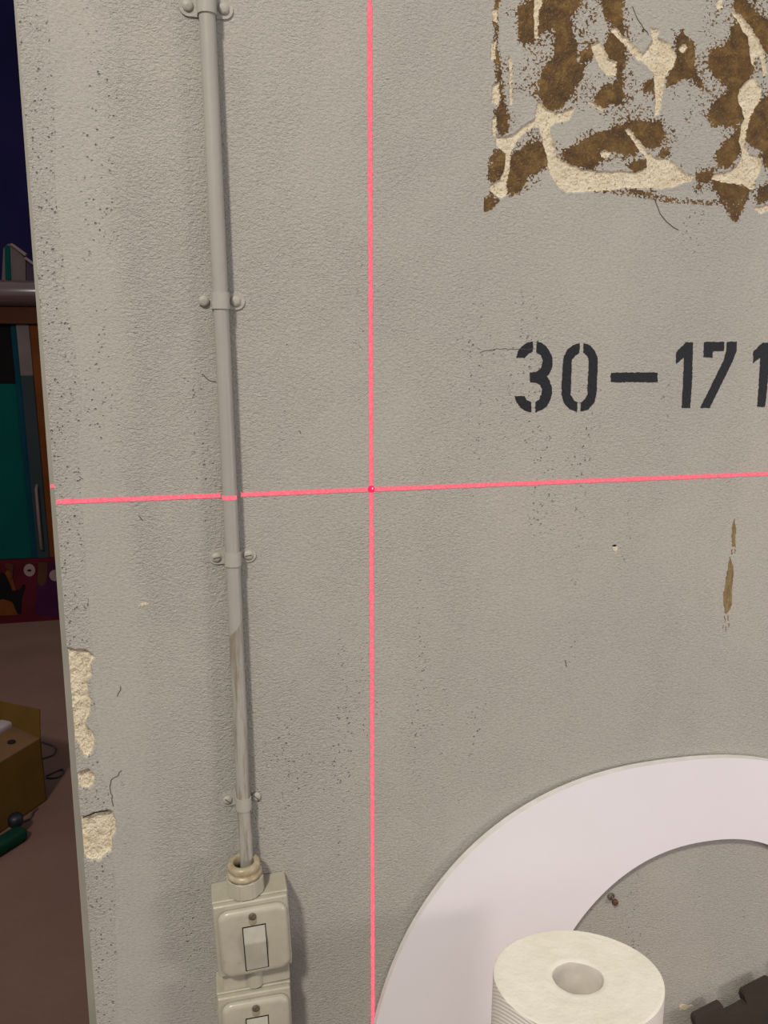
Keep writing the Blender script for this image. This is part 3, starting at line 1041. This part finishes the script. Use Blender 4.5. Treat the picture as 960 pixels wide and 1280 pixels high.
RX, RZ = 0.5767, 0.5085
outer = super_ellipse(0, RZ, 0.4150, 0.5085, 2.4)
inner = super_ellipse(0.0585, RZ, 0.2560, 0.3845, 2.25)
RB, RF = -0.0035, -0.0125
t = tag(empty('ring_board', (RX, 0, 0)), 'large white ring-shaped board standing against the wall', 'board')


def ring_face(bm, o_, i_, y):
    A = [bm.verts.new((x, y, z)) for x, z in o_]
    B = [bm.verts.new((x, y, z)) for x, z in i_]
    n = len(A)
    for k in range(n):
        bm.faces.new((A[k], A[(k + 1) % n], B[(k + 1) % n], B[k]))
    return A, B


bm = bmesh.new()
A0, B0 = ring_face(bm, outer, inner, RF - 0.0008)
A1, B1 = ring_face(bm, outer, inner, RF)
n = len(outer)
for k in range(n):
    bm.faces.new((A0[k], A1[k], A1[(k + 1) % n], A0[(k + 1) % n]))
    bm.faces.new((B0[k], B0[(k + 1) % n], B1[(k + 1) % n], B1[k]))
bmesh.ops.recalc_face_normals(bm, faces=bm.faces[:])
obj('face', bm, BOARD, t)
bm = bmesh.new()
A0, B0 = ring_face(bm, outer, inner, RF)
A1, B1 = ring_face(bm, outer, inner, RB)
for k in range(n):
    bm.faces.new((A0[k], A1[k], A1[(k + 1) % n], A0[(k + 1) % n]))
    bm.faces.new((B0[k], B0[(k + 1) % n], B1[(k + 1) % n], B1[k]))
bmesh.ops.recalc_face_normals(bm, faces=bm.faces[:])
obj('core', bm, BOARD_EDGE, t)

# ------------------------------------------------------------------ black interlocking foam mat
a = math.radians(19.0)
c0 = at_y(863, 1267, -0.0150)
ux, uz = Vector((math.cos(a), math.sin(a))), Vector((math.sin(a), -math.cos(a)))     # along the top edge / down the left edge
mp = lambda s, d: (c0.x + ux.x * s + uz.x * d, c0.z + ux.y * s + uz.y * d)
Lm = (c0.z - 0.0) / math.cos(a) - 0.002
outline = []
s = 0.0
TW, TD = 0.046, 0.021
outline.append(mp(0, 0.003))
outline.append(mp(0.003, 0))
k = 0
while s + TW < 0.62:
    outline += [mp(s + TW - 0.003, 0), mp(s + TW, 0.003), mp(s + TW + 0.001, TD), mp(s + 2 * TW - 0.011, TD - 0.001), mp(s + 2 * TW - 0.012, 0.003), mp(s + 2 * TW - 0.009, 0)]
    s += 2 * TW - 0.012
outline += [mp(0.66, 0), mp(0.66, Lm * 0.68), mp(0.0, Lm)]
d_ = Lm
while d_ > 0.12:
    outline += [mp(0.0, d_ - 0.05), mp(0.021, d_ - 0.05), mp(0.021, d_ - 0.09), mp(0.0, d_ - 0.09)]
    d_ -= 0.09
zmin = min(p[1] for p in outline)
bm = bmesh.new()
add_prism(bm, [(x, max(z, 0.0)) for x, z in outline], -0.0140, -0.0250)
tag(obj('foam_mat', bm, FOAM), 'black interlocking foam mat leaning in the lower right corner', 'mat')

# ------------------------------------------------------------------ rusty bolt and eye in the wall
t = tag(empty('wall_bolt', at_y(767, 1123, 0)), 'rusty bolt and washer stuck in the wall inside the white ring', 'bolt')
o0 = t.location
bm = bmesh.new()
q = at_y(763.5, 1120, 0) - o0
add_lathe(bm, [(0.0052, 0.0), (0.0052, 0.0012), (0.0040, 0.0016), (0.0032, 0.0004), (0.0030, 0.0)], 20, (q.x, 0, q.z), 'Y')
obj('washer', bm, SCREWM, t, True)
bm = bmesh.new()
q2 = at_y(769, 1128, -0.006) - o0
add_tube(bm, [(q.x + 0.001, 0.0, q.z), (q2.x, -0.006, q2.z + 0.001)], 0.0017, 10)
obj('shank', bm, SCREWM, t)
bm = bmesh.new()
add_lathe(bm, [(0.0042, 0.0), (0.0046, 0.0015), (0.0040, 0.0036), (0.0018, 0.0048), (0.0004, 0.0042)], 18, (q2.x, -0.004, q2.z), 'Y')
obj('head', bm, RUST, t, True)

# ------------------------------------------------------------------ paper roll on its table (the table stands below the frame)
RC = at_y(722.5, 1221.5, -0.158)
RR, SQ = 0.0945, 0.80
zt = RC.z
z_tab = 0.60
t = tag(empty('paper_roll', (RC.x, RC.y, z_tab), 0, math.radians(-12)), 'thick cream tissue paper roll standing upright before the white ring', 'paper roll')
hgt = zt - z_tab
bm = bmesh.new()
rg = np.random.default_rng(3)
nseg = 96
ch = 0.0285
rings = []
for i, (r, h) in enumerate([(ch, hgt - 0.0012), (ch + 0.0015, hgt)] + [(rr, hgt + 0.0002 * math.sin(rr * 260)) for rr in np.linspace(0.036, RR - 0.004, 12)] + [(RR - 0.0022, hgt - 0.0002), (RR - 0.0004, hgt - 0.0016)]):
    ring = []
    for k in range(nseg):
        th = 2 * math.pi * k / nseg
        dz = 0.0009 * (fbm(np.array([math.cos(th) * 3 + r * 60]), np.array([math.sin(th) * 3 + r * 25]), 60, 3)[0] - 0.5)
        wob = 1 + (0.006 * math.sin(3 * th + 1) + 0.004 * math.sin(5 * th)) * (1 if r > 0.05 else 2.4)
        ring.append(bm.verts.new((r * math.cos(th) * wob, r * math.sin(th) * SQ * wob, h + dz)))
    rings.append(ring)
for A_, B_ in zip(rings[:-1], rings[1:]):
    for k in range(nseg):
        bm.faces.new((A_[k], A_[(k + 1) % nseg], B_[(k + 1) % nseg], B_[k]))
bmesh.ops.recalc_face_normals(bm, faces=bm.faces[:])
obj('top', bm, TISSUE, t, True)
bm = bmesh.new()
sd = []
for h, rr in ((0.0, RR - 0.001), (0.003, RR), (hgt * 0.5, RR + 0.0006), (hgt - 0.004, RR), (hgt - 0.0016, RR - 0.0004)):
    ring = []
    for k in range(nseg):
        th = 2 * math.pi * k / nseg
        wob = 1 + 0.006 * math.sin(3 * th + 1) + 0.004 * math.sin(5 * th)
        ring.append(bm.verts.new((rr * math.cos(th) * wob, rr * math.sin(th) * SQ * wob, h)))
    sd.append(ring)
for A_, B_ in zip(sd[:-1], sd[1:]):
    for k in range(nseg):
        bm.faces.new((A_[k], A_[(k + 1) % nseg], B_[(k + 1) % nseg], B_[k]))
obj('side', bm, EMBOSS, t, True)
bm = bmesh.new()
cr_ = []
for r, h in ((ch, hgt - 0.0012), (ch - 0.0010, hgt - 0.002), (ch - 0.0012, 0.001)):
    ring = []
    for k in range(nseg):
        th = 2 * math.pi * k / nseg
        wob = 1 + (0.006 * math.sin(3 * th + 1) + 0.004 * math.sin(5 * th)) * 2.4
        ring.append(bm.verts.new((r * math.cos(th) * wob, r * math.sin(th) * SQ * wob, h)))
    cr_.append(ring)
for A_, B_ in zip(cr_[:-1], cr_[1:]):
    for k in range(nseg):
        bm.faces.new((A_[k], B_[k], B_[(k + 1) % nseg], A_[(k + 1) % nseg]))
bm.faces.new(cr_[-1])
obj('core', bm, CORE, t, True)

WOOD = simple('pale_table_wood', (0.42, 0.30, 0.18), (0.33, 0.23, 0.13), 12, 0.55, 0.3, 0, 0.0005, 60, (1, 8, 8))
t = tag(empty('work_table', (0.42, -0.235, 0)), 'small wooden table carrying the paper roll', 'table')
bm = bmesh.new()
add_box(bm, (-0.26, -0.165, z_tab - 0.022), (0.26, 0.165, z_tab), 0.003)
obj('table_top', bm, WOOD, t)
for sx in (-1, 1):
    for sy in (-1, 1):
        bm = bmesh.new()
        add_box(bm, (sx * 0.23 - 0.018, sy * 0.135 - 0.018, 0), (sx * 0.23 + 0.018, sy * 0.135 + 0.018, z_tab - 0.022), 0.002)
        obj('leg', bm, WOOD, t)

# ------------------------------------------------------------------ hall seen past the end of the wall
CARD = simple('brown_cardboard', (0.095, 0.050, 0.011), (0.080, 0.042, 0.009), 9, 0.85, 0.05)
CARD_IN = simple('cardboard_lid', (0.115, 0.060, 0.029), (0.098, 0.051, 0.024), 9, 0.85, 0.05)
d1 = Vector((-0.553, -0.833, 0))
d2 = Vector((-0.833, 0.553, 0))
Ac = Vector((-0.594, 1.842, 0))
BH = 0.232
t = tag(empty('cardboard_box', Ac), 'open brown cardboard box on the floor behind the wall', 'box')


def slab(p, u, v, nrm, th):
    """parallelogram p + s*u + t*v with a thickness along nrm"""
    bm = bmesh.new()
    p, u, v, nrm = Vector(p), Vector(u), Vector(v), Vector(nrm).normalized() * th
    a_ = [bm.verts.new(x) for x in (p, p + u, p + u + v, p + v)]
    b_ = [bm.verts.new(x + nrm) for x in (p, p + u, p + u + v, p + v)]
    fs = [bm.faces.new(a_), bm.faces.new(b_)]
    for k in range(4):
        fs.append(bm.faces.new((a_[k], a_[(k + 1) % 4], b_[(k + 1) % 4], b_[k])))
    bmesh.ops.recalc_face_normals(bm, faces=fs)
    return bm


Z = Vector((0, 0, 1))
b1, b2 = d1 * 0.38, d2 * 0.30
obj('side_panel', slab((0, 0, 0), b1, Z * BH, d2, 0.005), CARD, t)
obj('side_panel', slab((0, 0, 0), b2, Z * BH, d1, 0.005), CARD, t)
obj('side_panel', slab(b1, b2, Z * BH, -d1, 0.005), CARD, t)
obj('side_panel', slab(b2, b1, Z * BH, -d2, 0.005), CARD, t)
obj('bottom', slab((0, 0, 0), b1, b2, Z, 0.005), CARD, t)
fl = obj('flap', slab(Z * BH, b1, d2 * 0.115 + Z * 0.022, Z, 0.004), CARD_IN, t)
bm = bmesh.new()
hp = Z * (BH + 0.0145) + d1 * 0.075 + d2 * 0.052
for k in range(1):
    add_lathe(bm, [(0.0125, 0.0), (0.0125, 0.004)], 20, hp)
obj('flap_hole', bm, DARK, fl)
obj('flap', slab(Z * BH, b2, Z * 0.105 - d1 * 0.01, d1, 0.004), CARD, t)
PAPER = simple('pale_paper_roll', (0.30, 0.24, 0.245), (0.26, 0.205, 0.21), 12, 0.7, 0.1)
bm = bmesh.new()
pA = Ac + d1 * 0.02 + d2 * 0.150
add_box(bm, (-0.03, -0.028, 0.0), (0.27, 0.028, 0.268), 0.012, 4)
ang = math.atan2(d1.y, d1.x)
for v in bm.verts:
    v.co = Matrix.Rotation(ang, 3, 'Z') @ v.co
tag(obj('paper_packet', bm, PAPER, None, True, (pA.x, pA.y, 0.0055)), 'pale packet poking out of the open cardboard box', 'packet')

CABLE = simple('dark_cable', (0.045, 0.026, 0.024), None, 50, 0.6, 0.3)


def smooth_pts(P, m=8):
    P = [np.array(p) for p in P]
    outp = []
    for i in range(len(P) - 1):
        p0, p1, p2, p3 = P[max(i - 1, 0)], P[i], P[i + 1], P[min(i + 2, len(P) - 1)]
        for k in range(m):
            s_ = k / m
            outp.append(0.5 * ((2 * p1) + (-p0 + p2) * s_ + (2 * p0 - 5 * p1 + 4 * p2 - p3) * s_ ** 2 + (-p0 + 3 * p1 - 3 * p2 + p3) * s_ ** 3))
    outp.append(P[-1])
    return outp


bm = bmesh.new()
pts = [at_z(u, v, 0.0035) for u, v in ((48, 926), (57, 929), (66, 932), (70, 936), (67, 943), (60, 946), (50, 949))]
add_tube(bm, smooth_pts(pts), 0.0032, 8)
tag(obj('cable', bm, CABLE, None, True), 'dark cable curling on the floor behind the cardboard box, upper loop', 'cable')
bm = bmesh.new()
pts = [at_z(u, v, 0.0035) for u, v in ((58, 969.5), (66, 966), (74, 962.5), (79, 962), (79, 967), (73, 971), (66, 972.5), (58, 972))]
add_tube(bm, smooth_pts(pts), 0.0032, 8)
tag(obj('cable', bm, CABLE, None, True), 'dark cable loop on the floor beside the right corner of the cardboard box', 'cable')
bm = bmesh.new()
pts = [at_z(u, v, 0.0035) for u, v in ((47, 1010.5), (42, 1015), (40, 1020), (36, 1024), (29, 1027), (22, 1029))]
add_tube(bm, smooth_pts(pts), 0.0035, 8)
tag(obj('cable', bm, CABLE, None, True), 'short dark cable between the cardboard box and the green tool', 'cable')

GREEN = simple('dark_green_plastic', (0.003, 0.026, 0.014), (0.002, 0.018, 0.010), 20, 0.6, 0.1)
BLACKP = simple('black_plastic', (0.006, 0.006, 0.010), None, 20, 0.5, 0.4)
g0, g1 = at_z(24, 1051, 0.0), at_z(-34, 1088, 0.0)
t = tag(empty('hand_tool', g0), 'dark green bar-shaped tool with black knob lying on the floor', 'tool')
dv = (g1 - g0)
bm = bmesh.new()
add_box(bm, (-0.018, -0.026, 0.0), (dv.length, 0.026, 0.045), 0.014, 4)
ga = math.atan2(dv.y, dv.x)
for v in bm.verts:
    v.co = Matrix.Rotation(ga, 3, 'Z') @ v.co
obj('body', bm, GREEN, t, True)
bm = bmesh.new()
add_lathe(bm, [(0.020, 0.040), (0.023, 0.046), (0.023, 0.066), (0.018, 0.074), (0.006, 0.076)], 24, (-0.012, 0.03, 0))
obj('knob', bm, BLACKP, t, True)

# far scenery: painted base, teal doorway with post, beam and a little gabled board
YF = 3.80
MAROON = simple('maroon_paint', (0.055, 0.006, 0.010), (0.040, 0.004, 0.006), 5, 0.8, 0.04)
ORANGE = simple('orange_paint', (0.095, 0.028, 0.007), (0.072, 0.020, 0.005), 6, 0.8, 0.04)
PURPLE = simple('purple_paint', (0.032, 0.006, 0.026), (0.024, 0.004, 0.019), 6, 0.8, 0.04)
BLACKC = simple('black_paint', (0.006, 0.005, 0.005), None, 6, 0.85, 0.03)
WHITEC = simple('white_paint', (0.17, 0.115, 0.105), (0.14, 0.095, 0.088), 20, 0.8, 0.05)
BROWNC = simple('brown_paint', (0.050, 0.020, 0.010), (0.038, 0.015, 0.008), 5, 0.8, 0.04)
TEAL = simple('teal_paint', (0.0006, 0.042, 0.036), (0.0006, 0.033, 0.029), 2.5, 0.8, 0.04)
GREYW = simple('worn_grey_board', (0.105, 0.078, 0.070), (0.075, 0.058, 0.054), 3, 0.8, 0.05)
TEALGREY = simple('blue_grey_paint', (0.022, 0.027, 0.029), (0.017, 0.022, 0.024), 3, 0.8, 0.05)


def far(px, py, y=YF):
    c = at_y(px, py, y)
    return (c.x, c.z)


def flat(name, px_pts, mat, parent, y0, y1, rel):
    bm = bmesh.new()
    add_prism(bm, [(far(u, v)[0] - rel.x, far(u, v)[1] - rel.z) for u, v in px_pts], y0 - rel.y, y1 - rel.y)
    return obj(name, bm, mat, parent)


ztop = far(30, 699)[1]
o0 = Vector((-1.1, YF, 0))
t = tag(empty('painted_base', o0), 'low base board painted maroon, orange and purple at the far side of the hall', 'painted board')
bm = bmesh.new()
add_box(bm, (-1.9, 0, 0.0), (2.4, 0.06, ztop))
obj('board', bm, MAROON, t)
flat('painted_shape', [(-30, 735), (0, 722), (10, 712), (14, 716), (22, 745), (26, 768), (-30, 771)], ORANGE, t, YF, YF - 0.004, o0)
flat('painted_shape', [(-12, 718), (6, 716), (12, 728), (16, 738), (25, 737), (29, 730), (32, 732), (27, 746), (26, 767), (22, 767), (16, 752), (4, 748), (-12, 752)], BLACKC, t, YF, YF - 0.008, o0)
flat('painted_shape', [(8, 703), (17, 706), (16, 722), (13, 727), (14, 715), (7, 708)], BROWNC, t, YF, YF - 0.006, o0)
flat('painted_shape', [(46, 727), (55, 722), (62, 703), (90, 703), (90, 771), (44, 768)], PURPLE, t, YF, YF - 0.004, o0)
flat('painted_shape', [(48, 703), (60, 703), (58, 728), (52, 733), (47, 728)], BROWNC, t, YF, YF - 0.005, o0)
bm = bmesh.new()
fc = far(37, 712.5)
add_lathe(bm, [(0.030, 0.0), (0.030, 0.006)], 24, (fc[0] - o0.x, 0, fc[1]), 'Y', 1.0, 1.2)
fw_ = obj('painted_disc', bm, WHITEC, t)
bm = bmesh.new()
add_lathe(bm, [(0.008, 0.006), (0.008, 0.009)], 12, (fc[0] - o0.x, 0, fc[1]), 'Y', 1.4, 0.7)
obj('disc_centre', bm, BLACKC, fw_)
bm = bmesh.new()
fc = far(69, 719)
add_lathe(bm, [(0.030, 0.0), (0.030, 0.006)], 24, (fc[0] - o0.x, 0, fc[1]), 'Y', 1.0, 1.1)
obj('painted_disc', bm, WHITEC, t)

zb0, zb1 = ztop + 0.0005, far(20, 405)[1]
xl, xr = far(33, 550)[0], far(49, 550)[0]
o0 = Vector((-1.3, YF, zb0))
t = tag(empty('teal_door', o0), 'dark teal door leaf above the painted base', 'door')
bm = bmesh.new()
zt_ = far(10, 480)[1]
add_box(bm, (-1.7, 0.02, 0), (xl - o0.x - 0.0305, 0.055, zt_ - zb0), 0.003)
obj('lower_panel', bm, TEAL, t)
bm = bmesh.new()
add_box(bm, (-1.7, 0.02, zt_ - zb0 + 0.001), (xl - o0.x - 0.0305, 0.055, zb1 - zb0), 0.003)
obj('dark_opening', bm, BLACKC, t)  # black sheet painted for the dark opening over the teal leaf
bm = bmesh.new()
add_box(bm, (xl - o0.x - 0.030, 0.01, 0), (xl - o0.x - 0.0008, 0.055, zb1 - zb0), 0.003)
obj('edge_strip', bm, simple('dark_blue_paint', (0.002, 0.026, 0.038), None, 3, 0.8, 0.04), t)

t = tag(empty('door_post', (xl, YF, zb0)), 'blue grey door post with a slim pale handle', 'post')
bm = bmesh.new()
zg = far(30, 470)[1]
add_box(bm, (0, 0.0, 0), (xr - xl - 0.001, 0.055, zg - zb0 - 0.0005), 0.004)
obj('lower_post', bm, TEALGREY, t)
bm = bmesh.new()
add_box(bm, (0, 0.0, zg - zb0), (xr - xl - 0.001, 0.055, zb1 - zb0 - 0.0005), 0.004)
obj('upper_post', bm, GREYW, t)
bm = bmesh.new()
h0, h1, h2 = at_y(45, 607, YF - 0.03), at_y(48.5, 650, YF - 0.02), at_y(52, 690, YF - 0.03)
rel = Vector((xl, YF, zb0))
hc = (h0.x + h2.x) / 2
add_tube(bm, [Vector((hc, YF + 0.01, h0.z)) - rel, Vector((hc, YF - 0.03, h0.z - 0.02)) - rel, Vector((hc, YF - 0.035, h1.z)) - rel, Vector((hc, YF - 0.03, h2.z + 0.02)) - rel, Vector((hc, YF + 0.01, h2.z)) - rel], 0.008, 10)
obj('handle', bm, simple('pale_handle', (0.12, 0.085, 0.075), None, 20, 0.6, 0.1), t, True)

bm = bmesh.new()
add_box(bm, (xr, YF + 0.005, zb0), (1.3, YF + 0.06, zb1 - 0.0005), 0.003)
tag(obj('orange_panel', bm, ORANGE), 'orange brown painted panel right of the blue grey post', 'panel')

o0 = Vector((-0.9, YF, zb1))
t = tag(empty('roof_beam', o0), 'mauve rounded gutter beam over the teal door', 'beam')
zm, z2 = far(20, 384)[1], far(20, 350)[1]
bm = bmesh.new()
add_box(bm, (-2.1, -0.02, 0.0), (2.2, 0.10, zm - zb1), 0.004)
obj('fascia', bm, BROWNC, t)
bm = bmesh.new()
rr = (z2 - zm) / 2
add_tube(bm, [(-2.1, 0.0, zm - zb1 + rr), (2.2, 0.0, zm - zb1 + rr)], rr, 28)
obj('gutter', bm, simple('mauve_gloss_paint', (0.075, 0.042, 0.042), None, 3, 0.22, 0.5), t, True)

o0 = Vector((far(16, 350)[0], YF + 0.02, z2))
t = tag(empty('gable_board', o0), 'small pale gabled board with a teal stripe on the roof beam', 'board')
gz = lambda pts: [(u, v) for u, v in pts]
flat('panel', [(1, 350), (31, 350), (31, 323), (15, 306), (9, 304), (3, 310)], GREYW, t, YF + 0.05, YF + 0.02, o0)
flat('stripe', [(6, 349), (13, 349), (11, 307), (8, 306), (5, 309)], TEAL, t, YF + 0.02, YF + 0.012, o0)
flat('roof_strip', [(12, 305), (15, 304), (33, 317), (31, 320)], WHITEC, t, YF + 0.05, YF + 0.0, o0)
flat('roof_strip', [(30, 323), (32, 321), (60, 341), (60, 345)], WHITEC, t, YF + 0.05, YF + 0.0, o0)
flat('side_panel', [(31.5, 350), (70, 350), (70, 345), (31.5, 326)], simple('mauve_paint', (0.045, 0.028, 0.045), None, 4, 0.8, 0.05), t, YF + 0.05, YF + 0.025, o0)
